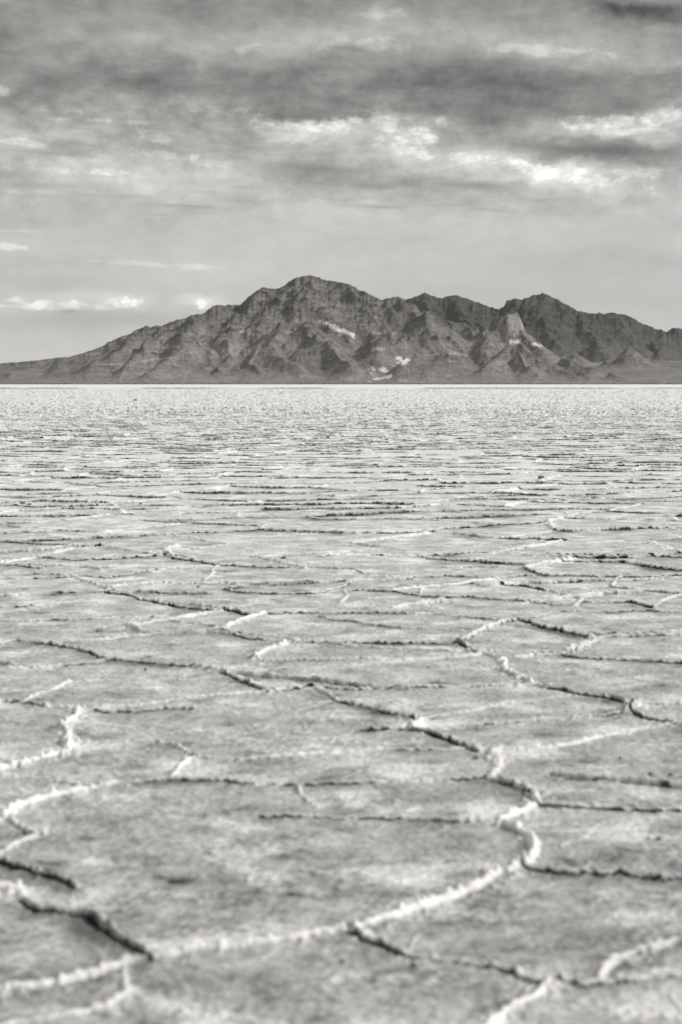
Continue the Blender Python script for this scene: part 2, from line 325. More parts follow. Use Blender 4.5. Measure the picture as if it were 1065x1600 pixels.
for (wh, dk, w, h, pts) in TR:
    P2 = [on_ground(a, b, 0.0055 * h) for a, b in pts]
    for (a, b), (c, d) in zip(P2[:-1], P2[1:]):
        segs.append((float(a), float(b), float(c), float(d), wh, dk, w / 100 * .5, h / 100 * .85))
# the same plates go on beyond the traced ones: a jittered honeycomb of ridges
s = 0.52; STR_X = 1.65
A0 = R(17); ca, sa = math.cos(A0), math.sin(A0)
def lat(i, j, kind):
    x = math.sqrt(3) * s * i + math.sqrt(3) / 2 * s * j; y = 1.5 * s * j + (s if kind else 0)
    q = np.random.default_rng((int(i) + 5000) * 20011 + (int(j) + 5000) * 2 + kind).random(2) - .5
    x += q[0] * s * 0.95; y += q[1] * s * 0.95
    x, y = (x * ca - y * sa) * STR_X, x * sa + y * ca
    return x + 0.5 * math.sin(y * .31 + 1) + .3 * math.sin(x * .7), y + 0.5 * math.sin(x * .37) + .3 * math.sin(y * .8 + 2)
RMAX, THM = 88.0, R(18.6)
jj = int(RMAX / (1.5 * s)) + 30; cache = {}
def LV(i, j, k):
    if (i, j, k) not in cache: cache[(i, j, k)] = lat(i, j, k)
    return cache[(i, j, k)]
er = np.random.default_rng(3)
for j in range(-40, jj):
    i_c = -j / 2; span = int(RMAX * 0.62 / (math.sqrt(3) * s)) + 30
    for i in range(int(i_c - span), int(i_c + span)):
        # quick reject on the unjittered point
        x = math.sqrt(3) * s * i + math.sqrt(3) / 2 * s * j; y = 1.5 * s * j
        xr, yr = (x * ca - y * sa) * STR_X, x * sa + y * ca
        if yr < 0.6 or yr > RMAX + 1 or abs(xr) > yr * 0.34 + 1.6: continue
        b = LV(i, j, 1)
        for (p, q) in ((i, j), (i, j + 1), (i - 1, j + 1)):
            a = LV(p, q, 0)
            u = er.random(6)
            mx, my = (a[0] + b[0]) / 2, (a[1] + b[1]) / 2
            if my > 0.5:
                ppx, ppy = project(mx, my, 0.0)
                soft = 1.0
                if -60 < ppx < 1125 and 856 < ppy < 1640:
                    # fainter ridges cross the traced plates too, more of them farther out
                    if u[5] > (0.55 if ppy < 935 else 0.42 if ppy < 1030 else 0.25 if ppy < 1150 else 0.0): continue
                    soft = 0.55
            else: soft = 1.0
            if u[0] < 0.07: continue
            dx, dy = b[0] - a[0], b[1] - a[1]; ln = math.hypot(dx, dy) + 1e-6
            across = abs(dx) / ln
            wh = 0.2 + 0.7 * u[1] * (1.1 - .8 * across); dk = (0.6 + 0.4 * u[2] ** 0.6) * (0.1 + 0.9 * across ** 2)
            wh *= soft; dk *= soft ** .7
            segs.append((a[0], a[1], b[0], b[1], wh, dk, 0.012 + 0.012 * u[3], 0.016 + 0.026 * u[4] ** 1.5))
print("segments", len(segs))

# polar sheet: finest in front, running right round and out to the horizon
th_f = np.arange(-THM, THM, 1.15 / 1363.0)
th_c = np.linspace(THM + 0.004, 2 * math.pi - THM - 0.004, 60)
th = np.concatenate([th_f, th_c]); NF = len(th_f)
r = [np.array([0.02, .3, .8, 1.3, 1.7, 2.0, 2.2]), np.arange(2.4, 3.0, 0.02), np.arange(3.0, 12, 0.008), np.arange(12, 40, 0.022), np.arange(40, RMAX, 0.05)]
y0 = 2045.0 / RMAX; r.append(2045.0 / np.arange(y0 - 0.08, 1.2, -0.08)); r.append(np.array([1900, 2300, 3000, 4000, 5500, 8000, 11000, 16000.]))
r = np.concatenate(r)
NR = len(r)
RR, TT = np.meshgrid(r, th, indexing='ij')
GX = RR * np.sin(TT); GY = RR * np.cos(TT)
fx, fy = GX[:, :NF], GY[:, :NF]
# wiggle of the ridge lines
wx = fx + 0.035 * fbm(fx * 4.5, fy * 4.5, 4, 3); wy = fy + 0.035 * fbm(fx * 4.5, fy * 4.5, 4, 13)
Zf = np.zeros_like(fx); white = np.zeros_like(fx, dtype=np.float32); dirt_shade = np.zeros_like(white)
SH = np.zeros_like(white)
rough = vnoise(fx * 16, fy * 16, 21); rough0 = vnoise(fx * 7, fy * 7, 27); rough3 = vnoise(fx * 31, fy * 31, 28); rough2 = vnoise(fx * 55, fy * 55, 22); gate = vnoise(fx * 3.1, fy * 3.1, 24)
d_th = th_f[1] - th_f[0]
for (x0, y0_, x1, y1, wh, dk, w, h) in segs:
    mg = 0.16
    ra, rb = math.hypot(x0, y0_), math.hypot(x1, y1)
    lo, hi = max(min(ra, rb) - mg, 0.5), max(ra, rb) + mg
    if lo > RMAX: continue
    ta, tb = math.atan2(x0, y0_), math.atan2(x1, y1)
    mt = mg / lo
    i0, i1 = np.searchsorted(r, lo), np.searchsorted(r, hi)
    j0 = int((min(ta, tb) - mt + THM) / d_th); j1 = int((max(ta, tb) + mt + THM) / d_th) + 2
    j0 = max(j0, 0); j1 = min(j1, NF)
    if i1 - i0 < 1 or j1 - j0 < 1: continue
    sl = (slice(i0, i1), slice(j0, j1))
    if x1 < x0: x0, y0_, x1, y1 = x1, y1, x0, y0_
    if lo > 11: w = max(w, .026) * 1.1; h *= 1.15; dk = min(1.0, dk * 1.15)
    if lo > 20: w = max(w, .032)
    if lo > 36: w = max(w, .050); h *= 1.3
    if lo > 30:                                   # the strong ridges thin out with distance
        k_ = min(1.0, (lo - 30) / 55.0)
        if rng.random() < k_ * .75: continue
        dk *= 1 - .45 * k_; wh *= 1 - .3 * k_
    dx, dy = x1 - x0, y1 - y0_; L = math.hypot(dx, dy) + 1e-9; dx /= L; dy /= L
    X = wx[sl] - x0; Y = wy[sl] - y0_
    t_ = X * dx + Y * dy; sn = -X * dy + Y * dx          # sn > 0: far side
    tc_ = np.clip(t_, 0, L); ex = t_ - tc_
    dist = np.sqrt(sn * sn + ex * ex)
    # across-view ridges are thrust plates: crest set back, gap in front
    across = abs(dx)
    rr = rough[sl] * .4 + rough2[sl] * .3 + rough0[sl] * .3; w = w * (0.6 + .8 * gate[sl])
    prof = np.exp(-(dist / (w * (0.7 + .8 * rr))) ** 1.5)
    broad = np.exp(-(dist / (w * 3.2)) ** 2)
    hz = h * 0.66 * (0.45 + 1.0 * rr) * prof + h * 0.10 * broad
    g0 = .75 if dk >= .9 else .45
    gt = g0 + (1 - g0) * np.clip((gate[sl] - 0.14 - .3 * (1 - dk)) * 4, 0, 1) if dk < .97 else 1.0
    if dk >= .97: w = np.maximum(w, .014)
    if dk < .5: gt = gt * dk * 2
    gap = dk * gt * np.exp(-((sn + w * 1.15) / (w * 0.55)) ** 2) * (np.abs(ex) < w) * np.where(sn < 0.3 * w, 1, 0)
    Zf[sl] = np.maximum(Zf[sl], hz)
    Zf[sl] -= gap * 0.045
    SH[sl] = np.maximum(SH[sl], dk * prof * w * 0.9 * across)
    we = np.exp(-(np.maximum(dist - w * .1, 0) / (w * (0.8 + .8 * rr))) ** 2)
    white[sl] = np.maximum(white[sl], (0.45 + .55 * wh) * np.clip((we + (rough2[sl] - .5) * .6 + (rough0[sl] - .5) * .6 - .46) * 2.6 * (.7 + wh), 0, 1))
    crumb = np.exp(-(dist / (w * 3.2)) ** 2) * np.clip((rough2[sl] * .6 + rough3[sl] * .4 - .60) * 6, 0, 1) * (.3 + wh)
    white[sl] = np.maximum(white[sl], crumb * .8); Zf[sl] += crumb * h * .22
    face = dk * gt * np.exp(-((sn + w * 0.95) / (w * 0.60)) ** 2) * np.exp(-(ex / (w * 1.5)) ** 2)  # undercut shade on the near side painted dark, together with dirt
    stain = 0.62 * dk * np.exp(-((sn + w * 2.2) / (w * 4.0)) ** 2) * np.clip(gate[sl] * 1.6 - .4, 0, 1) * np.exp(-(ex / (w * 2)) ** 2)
    dirt_shade[sl] = np.maximum(dirt_shade[sl], np.maximum(np.clip((face + (rough[sl] - .5) * .35 + (rough2[sl] - .5) * .3) * 1.9 - .45, 0, 1) * (face > .05), stain))
near = np.clip((RMAX - np.hypot(fx, fy)) / 10, 0, 1)
Zf += near * (0.006 * rough2 * (0.35 + white) + 0.007 * fbm(fx * 2.2, fy * 2.2, 3, 30) + 0.012 * fbm(fx * .5, fy * .5, 2, 36) + .003 * fbm(fx * 14, fy * 14, 2, 40))
# hairline healed cracks
hl = np.abs(fbm(fx * 1.15 + .3, fy * 1.15, 3, 50)); hl = np.exp(-(hl / 0.014) ** 2) * np.clip(vnoise(fx * .9, fy * .9, 55) * 3 - 1.2, 0, 1)
h2 = np.abs(fbm(fx * 1.9 + 9.3, fy * 2.4, 3, 57)); h2 = np.exp(-(h2 / 0.018) ** 2) * np.clip(vnoise(fx * 1.1, fy * 1.1, 59) * 3 - 1.5, 0, 1); hl = np.maximum(hl, h2)
Zf += near * 0.006 * hl; white = np.maximum(white, .22 * hl.astype(np.float32) * near)
# far out the single ridges merge into a rough crust
rad = np.hypot(fx, fy); far = np.clip((rad - 30) / 45, 0, 1) * np.clip((430 - rad) / 60, 0, 1)
nz = rng.random(fx.shape).astype(np.float32)
fy1 = np.maximum(fy, 1.0)
k3 = vnoise(fx / (0.0009 * fy1), 3000.0 / fy1, 70) * .5 + vnoise(fx / (.0005 * fy1), 6000.0 / fy1, 71) * .45
amp = np.clip((k3 - 0.5) * 4, 0, 1)
Zf += far * amp * 0.05
dirt_shade = np.maximum(dirt_shade, far * np.clip((0.44 - k3) * 5.5, 0, 1) * .85 * np.clip(1.25 - rad / 170, .42, .8)); white = np.maximum(white, far * amp * .8)  # shaded faces of far ridges painted in as dark specks
# low broken muddy berm across the flat, near half a kilometre out, clean salt behind it
berm_y = 455 + 0.06 * fx + 12 * fbm(fx * .012, fy * 0, 3, 60)
bm = np.exp(-((fy - berm_y) / 22) ** 2) * np.clip(fbm(fx * .05, fy * .01, 4, 63) * 4.0 + .75, 0, 1)
Zf += bm * 0.32 * (0.5 + .5 * nz); dirt_shade = np.maximum(dirt_shade, bm * .95)
paler = np.maximum(np.clip((rad - 440) / 60, 0, 1), .8 * np.clip((fy - 4) / 20, 0, 1) ** .7)  # brightness rising with distance is painted in; bare white salt past the berm
SHx = SH * (0.5 + rough)
fyn = fy - SHx * near      # crests lean over their gap
dirt_shade = np.clip(dirt_shade, 0, 1)
# edge fade into the plain rest
ef = np.clip(np.minimum(np.arange(NF), NF - 1 - np.arange(NF)) / 12.0, 0, 1)[None, :]
Z = np.zeros_like(GX); Z[:, :NF] = Zf * ef; GY[:, :NF] = fyn
Wt = np.zeros_like(GX, dtype=np.float32); Wt[:, :NF] = white
Dt = np.zeros_like(Wt); Dt[:, :NF] = dirt_shade
Cl = np.zeros_like(Wt); Cl[:, :NF] = paler
ground = grid_mesh("salt_flat", GX, GY, Z, wrap=True, attrs={"crust": Wt, "mud_shade": Dt, "paler": Cl})
ground["kind"] = "structure"
ground["label"] = "white salt flat broken into polygon plates by raised ridges"
del GX, GY, Z, Zf, wx, wy, rough, rough2, gate, SH, SHx, nz, k3, amp, hl, RR, TT

m, nt, b = mat("salt")
tc = N(nt, 'ShaderNodeNewGeometry').outputs['Position']
at = lambda k: N(nt, 'ShaderNodeAttribute', attribute_name=k).outputs['Fac']
cr, mu, cl = at("crust"), at("mud_shade"), at("paler")
big = noise(nt, tc, (1, 1, 1), 0.55, 5, 0.6).outputs[0]
mid = noise(nt, tc, (1, 1, 1), 4.5, 6, 0.65, off=(2, 5, 0)).outputs[0]
fin = noise(nt, tc, (1, 1, 1), 38.0, 4, 0.65, off=(9, 5, 0)).outputs[0]
def ss(nt, x, a, b_, lo=0.0, hi=1.0):
    return N(nt, 'ShaderNodeMapRange', interpolation_type='SMOOTHSTEP', ins={0: x, 1: a, 2: b_, 3: lo, 4: hi}).outputs[0]
# old dusty salt between the ridges: grey patches, fresh white blooms, specks
base = M(nt, "ADD", 0.39, M(nt, 'MULTIPLY', M(nt, 'SUBTRACT', mid, 0.5), 1.0))
base = M(nt, 'ADD', base, M(nt, 'MULTIPLY', M(nt, 'SUBTRACT', big, 0.5), 0.36))
base = M(nt, 'ADD', base, M(nt, 'MULTIPLY', M(nt, 'SUBTRACT', fin, 0.5), 0.85))
grit = noise(nt, tc, (1, 1, 1), 110.0, 4, 0.7, off=(1, 2, 0)).outputs[0]
base = M(nt, 'MULTIPLY_ADD', M(nt, 'SUBTRACT', grit, 0.5), 0.6, base)
bloom = ss(nt, M(nt, 'MULTIPLY_ADD', fin, 0.25, noise(nt, tc, (1, 1.4, 1), 2.6, 5, 0.6, 0.4, off=(7, 1, 0)).outputs[0]), 0.62, 0.78)
base = M(nt, 'MULTIPLY_ADD', bloom, 0.28, base)
smut = ss(nt, M(nt, 'MULTIPLY_ADD', fin, 0.35, noise(nt, tc, (1, 1, 1), 6.5, 5, 0.7, 0.3, off=(3, 8, 0)).outputs[0]), 0.70, 0.90)
base = M(nt, 'MULTIPLY_ADD', smut, -0.32, base)
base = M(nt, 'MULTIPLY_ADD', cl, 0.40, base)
mix1 = N(nt, 'ShaderNodeMix', data_type='FLOAT', ins={0: M(nt, 'MULTIPLY', cr, 1.0, clamp=True), 2: base, 3: 0.86}).outputs[0]
mud_shade_c = M(nt, 'MULTIPLY_ADD', fin, 0.07, 0.0)  # near-black for mud and for the painted undercut shade
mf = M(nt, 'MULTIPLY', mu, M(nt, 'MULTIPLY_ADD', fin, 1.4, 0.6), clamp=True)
alb = N(nt, 'ShaderNodeMix', data_type='FLOAT', ins={0: mf, 2: mix1, 3: mud_shade_c}).outputs[0]
alb = M(nt, 'MULTIPLY', M(nt, 'MINIMUM', M(nt, 'MAXIMUM', alb, 0.02), 0.9), 0.90)
col = N(nt, 'ShaderNodeVectorMath', operation='SCALE', ins={0: (1.0, 0.99, 0.97), 'Scale': alb})
nt.links.new(col.outputs[0], b.inputs['Base Color'])
b.inputs['Roughness'].default_value = 0.6; nt.links.new(M(nt, 'MULTIPLY_ADD', mf, -0.38, 0.4), b.inputs['Specular IOR Level'])
hgt = M(nt, 'ADD', M(nt, 'MULTIPLY', fin, 0.016), M(nt, 'MULTIPLY', noise(nt, tc, (1, 1, 1), 140.0, 3, 0.6).outputs[0], 0.004))
bmp = N(nt, 'ShaderNodeBump', ins={'Strength': 0.8, 'Distance': 1.0, 'Height': hgt})
nt.links.new(bmp.outputs[0], b.inputs['Normal'])
ground.data.materials.append(m)

# ------------------------------------------------------------------ mountains
def elev(px, py, dist):
    dx, dz = ray(px, py)
    return dx * dist, dist, CAMH + dz * dist
def erode(H, dx, dy, n, steps, seed, K=0.45):
    """water drops run down the slopes, cutting gullies and laying fans"""
    q = np.random.default_rng(seed); nr, nc = H.shape
    X = q.random(n) * (nc - 3) + 1; Y = q.random(n) * (nr - 3) + 1
    vx = np.zeros(n); vy = np.zeros(n); sed = np.zeros(n); wat = np.ones(n)
    Hf = H.ravel()
    for t in range(steps):
        xi = X.astype(int); yi = Y.astype(int); u = X - xi; v = Y - yi
        b0 = yi * nc + xi
        h00, h01, h10, h11 = Hf[b0], Hf[b0 + 1], Hf[b0 + nc], Hf[b0 + nc + 1]
        gx = ((h01 - h00) * (1 - v) + (h11 - h10) * v) / dx; gy = ((h10 - h00) * (1 - u) + (h11 - h01) * u) / dy
        h = (h00 * (1 - u) + h01 * u) * (1 - v) + (h10 * (1 - u) + h11 * u) * v
        vx = vx * 0.35 - gx * 0.65; vy = vy * 0.35 - gy * 0.65
        l = np.sqrt(vx * vx + vy * vy) + 1e-6
        st = min(dx, dy)
        X2 = np.clip(X + vx / l * st / dx, 1, nc - 3); Y2 = np.clip(Y + vy / l * st / dy, 1, nr - 3)
        xj = X2.astype(int); yj = Y2.astype(int); a = X2 - xj; c = Y2 - yj; b1 = yj * nc + xj
        h2 = (Hf[b1] * (1 - a) + Hf[b1 + 1] * a) * (1 - c) + (Hf[b1 + nc] * (1 - a) + Hf[b1 + nc + 1] * a) * c
        dh = h2 - h
        cap = np.maximum(-dh, 0.05) * wat * 2.2
        dep = np.where(dh > 0, np.minimum(dh, sed), np.where(sed > cap, (sed - cap) * 0.25, -np.minimum((cap - sed) * K, -dh * .8)))
        dep = np.where(wat > 0, dep, 0)
        for o, wgt in ((0, (1 - u) * (1 - v)), (1, u * (1 - v)), (nc, (1 - u) * v), (nc + 1, u * v)):
            Hf += np.bincount(b0 + o, dep * wgt * 0.22, Hf.size)
        sed -= dep; wat *= 0.985; X, Y = X2, Y2
        live = (X > 3) & (X < nc - 5) & (Y > 3) & (Y < nr - 5); wat = np.where(live, wat, 0); sed = np.where(live, sed, 0)
    return Hf.reshape(nr, nc)
def cones(X, Y, lines, slope, toe):
    H = np.full(X.shape, -50.0)
    for (sc, ln) in lines:
        P3 = [elev(*p) for p in ln]
        for (a, b_) in zip(P3[:-1], P3[1:]):
            dx, dy, dz = b_[0] - a[0], b_[1] - a[1], b_[2] - a[2]; L2 = dx * dx + dy * dy + 1e-6
            t = np.clip(((X - a[0]) * dx + (Y - a[1]) * dy) / L2, 0, 1)
            d = np.hypot(X - a[0] - t * dx, Y - a[1] - t * dy)
            z = a[2] + t * dz
            sl = slope * sc
            kq = np.minimum(0.00022 * sc, sl * sl / (4 * (np.maximum(z, -40) + 60)))
            H = np.maximum(H, np.where(d < sl / (2 * kq), z - sl * d + kq * d * d, -50))
    return H
def terrain(name, lines, px_rng, d_rng, ncol, nrow, slope, skyline, fan, namp, seed, drops, label, pale=None):
    dxs = ray(np.linspace(px_rng[0], px_rng[1], ncol), 600)[0]
    ds = np.linspace(d_rng[0], d_rng[1], nrow)
    DX, DS = np.meshgrid(dxs, ds, indexing='xy')
    X = DX * DS; Y = DS
    sx = 1 / 420.0
    qx = X + 150 * fbm(X * sx, Y * sx, 4, seed); qy = Y + 150 * fbm(X * sx, Y * sx, 4, seed + 9)
    H = cones(qx, qy, [l for l in lines if l[0] < 1.25], slope, 0)
    sharp = [l for l in lines if l[0] >= 1.25]
    H2 = cones(X + (qx - X) * .22, Y + (qy - Y) * .22, sharp, slope, 0) if sharp else H
    hh = np.clip(H / 320, 0, 1)
    H = H + (ridged(X / 330, Y / 330, 5, seed + 20) - .45) * namp * (0.2 + hh) + (ridged(qx / 120, qy / 170, 4, seed + 25) - .45) * namp * .55 * (0.15 + hh) + fbm(X / 60, Y / 60, 3, seed + 30) * namp * .10 * (0.4 + hh)
    H2 = H2 + fbm(X / 45, Y / 45, 3, seed + 33) * 14
    H = np.maximum(H, H2)
    fz = fan(X, Y)
    k = 30.0
    H = np.maximum(H, fz) + 0.25 * k * np.maximum(1 - np.abs(H - fz) / k, 0) ** 2
    cx_ = (dxs[1] - dxs[0]) * d_rng[0]; cy_ = ds[1] - ds[0]
    for q in range(drops[0]): H = erode(H, cx_, cy_, drops[1], drops[2], seed * 10 + q)
    if skyline:
        sx_, sy_ = zip(*skyline)
        cols = np.linspace(px_rng[0], px_rng[1], ncol)
        jag = 3.0 * fbm(cols / 7.0, cols * 0, 4, seed + 77, .75) + 2.0 * (ridged(cols / 16.0, cols * 0, 3, seed + 78) - .5)
        tgt = ray(cols, np.interp(cols, sx_, sy_) - jag * np.clip((575 - np.interp(cols, sx_, sy_)) / 40, 0, 1))[1]
        act = ((H - CAMH) / Y).max(0)
        f = np.clip(tgt / np.maximum(act, 1e-4), 0.4, 2.2)
        wm = np.ones(15) / 15; fs = np.convolve(np.pad(f, 7, mode='edge'), wm, 'valid')
        fb = np.where(cols < skyline[-1][0], 1, 0)
        lo = np.clip(H / (act * Y + 1e-3), 0, 1.2) ** 2
        fs2 = 1 + (fs - 1) * fb; H = H * fs2[None, :]
        act = ((H - CAMH) / Y).max(0); f = np.clip(tgt / np.maximum(act, 1e-4), 0.7, 1.4); f = 1 + (f - 1) * fb
        H = H * (1 + (f[None, :] - 1) * np.clip(H / (act * Y + 1e-3), 0, 1) ** 4)
    at = {}
    px, py = project(X, Y, H)
    pl = np.zeros_like(H)
    nn = fbm(X / 24, Y / 34, 4, seed + 60, .65)
    for (cx, cy, rx, ry, rot, a, near_, far_) in (pale or []):
        e = g(px, py, cx, cy, rx, ry, rot, 2.0) * ((Y > near_) & (Y < far_))
        pl = np.maximum(pl, np.clip((e - 0.45 + nn * 0.95) * 3.5, 0, 1) * a * (e > .08))
    gyy, gxx = np.gradient(H, cy_, cx_)
    # curvature: gravel lies in hollows, bare dark rock on crests
    Hs = H.copy()
    for _ in range(3): Hs[1:-1, 1:-1] = (Hs[:-2, 1:-1] + Hs[2:, 1:-1] + Hs[1:-1, :-2] + Hs[1:-1, 2:] + Hs[1:-1, 1:-1]) / 5
    ob = grid_mesh(name, X, Y, H, attrs={"pale": np.clip(pl, 0, 1), "crest": np.clip((H - Hs) / 6 + .5, 0, 1)})
    ob["kind"] = "structure"; ob["label"] = label
    return ob
def rockmat(name, base, contrast):
    m, nt, b = mat(name)
    geo = N(nt, 'ShaderNodeNewGeometry'); P = geo.outputs['Position']
    sp = N(nt, 'ShaderNodeSeparateXYZ', ins={0: P}); nrm = N(nt, 'ShaderNodeSeparateXYZ', ins={0: geo.outputs['Normal']})
    at = lambda k: N(nt, 'ShaderNodeAttribute', attribute_name=k).outputs['Fac']
    a1 = noise(nt, P, (1, 1, 1), 0.0035, 8, 0.65).outputs[0]
    a2 = noise(nt, P, (1, 1, 2.5), 0.022, 7, 0.7, 0.5, off=(40, 3, 9)).outputs[0]
    strata = noise(nt, P, (0.18, 0.18, 4.0), 0.012, 6, 0.7, 0.8, off=(5, 5, 5)).outputs[0]
    v = M(nt, 'MULTIPLY_ADD', M(nt, 'SUBTRACT', a1, 0.5), 0.11 * contrast, base)
    v = M(nt, 'MULTIPLY_ADD', M(nt, 'SUBTRACT', a2, 0.5), 0.16 * contrast, v)
    v = M(nt, 'MULTIPLY_ADD', M(nt, 'SUBTRACT', strata, 0.5), 0.09 * contrast, v)
    v = M(nt, 'MULTIPLY_ADD', ss(nt, a2, 0.60, 0.75), 0.07 * contrast, v)
    v = M(nt, 'MULTIPLY_ADD', M(nt, 'SUBTRACT', at("crest"), 0.5), -0.05 * contrast, v)
    # old lake terraces: level lines cut at a few heights
    for z, w, a in ((168, 5, -0.035), (176, 5, 0.03), (118, 4, 0.015), (292, 5, 0.02)):
        d = M(nt, 'ABSOLUTE', M(nt, 'SUBTRACT', sp.outputs[2], float(z)))
        v = M(nt, 'MULTIPLY_ADD', M(nt, 'MULTIPLY', ss(nt, a1, .42, .62), ss(nt, d, 0.0, float(w), 1.0, 0.0)), a * contrast * .9, v)
    v = M(nt, 'MULTIPLY_ADD', ss(nt, M(nt, 'MULTIPLY_ADD', a1, 300.0, sp.outputs[2]), 300.0, 620.0), -0.045, v)
    # brushy fans below
    v = M(nt, 'MULTIPLY_ADD', ss(nt, sp.outputs[2], 15.0, 95.0, 1.0, 0.0), 0.022, v)
    pa = at("pale")
    v = N(nt, 'ShaderNodeMix', data_type='FLOAT', ins={0: pa, 2: v, 3: 0.66}).outputs[0]
    v = M(nt, 'MAXIMUM', v, 0.03)
    col = N(nt, 'ShaderNodeVectorMath', operation='SCALE', ins={0: (1.0, 0.965, 0.92), 'Scale': v})
    nt.links.new(col.outputs[0], b.inputs['Base Color'])
    b.inputs['Roughness'].default_value = 0.95; b.inputs['Specular IOR Level'].default_value = 0.1
    bn = N(nt, 'ShaderNodeBump', ins={'Strength': 0.9, 'Distance': 1.0, 'Height': M(nt, 'MULTIPLY', a2, 22.0)})
    nt.links.new(bn.outputs[0], b.inputs['Normal'])
    return m
mnt = rockmat("mountain_rock", 0.185, 1.8); mfar = rockmat("far_rock", 0.115, 0.7)

SKY_MAIN = [(-160,585),(-60,575),(0,568),(60,563),(110,557),(130,552),(155,543),(185,529),(200,522),(215,515),(228,509),(240,510),(262,506),(280,499),(293,497),(300,493),(315,490),
 (335,479),(345,476),(373,477),(385,467),(400,455),(411,448),(425,452),(432,450),(442,449),(452,440),(465,433),(485,429),(505,436),(530,441),(545,443),(560,452),(580,461),(595,469),
 (607,465),(620,463),(632,468)]
main_lines = [
 (1.0, [(x, y, 8500 - 0.5 * abs(x - 480)) for x, y in [(130,555),(155,545),(185,531),(215,517),(228,511),(262,508),(293,499),(315,492),(345,478),(373,479),(400,457),(411,450),(432,452),(452,442),(465,435),(485,431),(530,443),(545,445),(580,463),(595,471),(607,467),(620,465),(640,476),(665,500),(700,520)]]),
 (1.0, [(411,450,8400),(392,478,8150),(372,512,7850),(345,548,7450),(325,578,7150)]),
 (1.0, [(452,442,8400),(440,470,8150),(425,505,7850),(405,545,7450),(395,580,7100)]),
 (1.0, [(485,431,8500),(478,460,8250),(470,490,7950),(455,500,7750),(440,530,7500),(450,575,7050)]),
 (1.1, [(470,492,7900),(492,504,7600),(505,535,7300),(525,570,7000)]),
 (1.0, [(485,431,8500),(505,465,8250),(525,500,8000),(545,525,7750),(550,560,7300),(560,580,7000)]),
 (1.0, [(545,445,8450),(558,470,8250),(562,495,8100)]),
 (1.0, [(610,466,8250),(600,490,8050),(590,512,7850),(600,520,7550),(602,545,7350)]),
 (1.6, [(580,538,7400),(597,529,7350),(615,540,7350)]),
 (1.0, [(632,470,8250),(650,495,7950),(665,520,7700),(690,540,7450)]),
 (1.0, [(650,480,8600),(690,500,8300),(730,512,8000),(760,540,7600),(770,565,7300)]),
 (1.0, [(690,500,8300),(680,525,7900),(700,550,7500)]),
 # steep pale butte and the spur before it
 (2.6, [(779,494,7900),(792,490,7850),(806,490,7850)]), (1.3, [(795,500,7900),(770,515,7850),(735,532,7800),(700,548,7700)]), (1.7, [(800,500,7900),(822,527,7700),(850,548,7500)]),
 (1.1, [(818,533,7400),(790,552,7300),(755,572,7150)]), (1.2, [(818,533,7400),(850,553,7250),(880,568,7150),(905,590,6950)]), (1.2, [(820,534,7400),(835,565,7150),(850,588,6950)]),
 (1.5, [(880,560,7600),(900,563,7500),(925,572,7400)]), (1.3, [(908,578,7050),(925,590,6950)]), (1.4, [(955,583,7000),(980,592,6900)]),
 (1.6, [(985,541,8300),(990,540,8300)]), (1.0, [(960,560,8100),(990,556,8000),(1020,562,8000)]), (1.1, [(885,549,8300),(900,548,8300)]),
 (1.2, [(610,570,7000),(625,566,6950),(655,567,6950)]),
 (1.0, [(345,478,8300),(332,500,8050),(305,525,7750),(265,548,7400),(225,572,7150)]),
 (1.0, [(293,499,8300),(275,518,8050),(240,538,7750),(195,558,7400),(160,578,7150)]),
 (1.0, [(228,511,8300),(205,530,8000),(165,550,7600),(120,572,7250)]),
 (1.0, [(373,479,8400),(355,505,8100),(320,535,7700),(300,565,7300)]),
 (1.0, [(-160,580,7600),(0,577,7500),(40,580,7300)]), (0.8, [(-200,575,8800),(-60,571,8800),(0,568,8800),(60,564,8700),(130,556,8600)]),
]
PALE = [(500,503,9,3,25,1,6500,9500), (512,507,11,3.6,25,1.3,6500,9500), (524,512,11,3.6,25,1.3,6500,9500), (537,518,11,3.6,25,1.3,6500,9500), (549,523,11,3.4,25,1.2,6500,9500), (600,521,26,2.2,0,.35,6500,9500), (625,522,14,2.0,0,.4,6500,9500),
 (630,565,15,4.5,-10,1,6500,9000), (592,577,16,3.5,10,.9,6500,9000), (600,590,22,3.0,-12,1,6500,9000), (622,560,8,3,0,1,6500,9000), (580,583,10,3,0,.6,6500,9000),
 (802,534,14,4.5,-6,1,6500,9500), (835,539,10,4,12,1,6500,9500), (800,506,21,24,0,.42,7400,8100), (375,519,10,3,-10,.5,6500,9500), (470,500,22,3,5,.15,6500,9500),
 (235,563,60,2.0,-8,.25,6500,9500), (180,569,20,1.5,0,.3,6500,9500), (715,553,22,3,10,.35,6500,9500), (780,568,26,4,-10,.15,6500,9500), (340,550,60,14,0,.15,6500,9500), (590,545,12,3,0,.4,6500,9500)]
def fan_main(X, Y):
    b0 = 6650 + 120 * fbm(X / 900, Y * 0 + 3, 2, 80)
    px_ = CX + F * X / Y
    sl = np.interp(px_, [0, 200, 600, 680, 780, 850, 950, 1100], [.05, .045, .045, .085, .075, .06, .075, .075])
    return (Y - b0) * sl + 5 * fbm(X / 150, Y / 300, 3, 81) - 4.0 - np.maximum(Y - 8600, 0) * .08
mountain = terrain("mountain", main_lines, (-190, 1260), (6500, 9800), 1050, 330, 0.62, SKY_MAIN, fan_main, 95, 5, (5, 60000, 90),
    "dark rocky desert mountain with pale quarry scars rising beyond the white flat", PALE)
mountain.data.materials.append(mnt)
SKY_FAR = [(520,560),(560,520),(600,490),(630,470),(645,464),(663,458),(682,465),(700,463),(712,461),(730,467),(750,475),(775,483),(785,480),(790,469),(800,467),(815,468),(830,462),(846,457),(860,464),
 (885,476),(900,486),(915,489),(940,489),(955,488),(980,495),(995,503),(1020,512),(1040,518),(1050,512),(1065,515),(1100,524),(1160,520),(1300,560)]
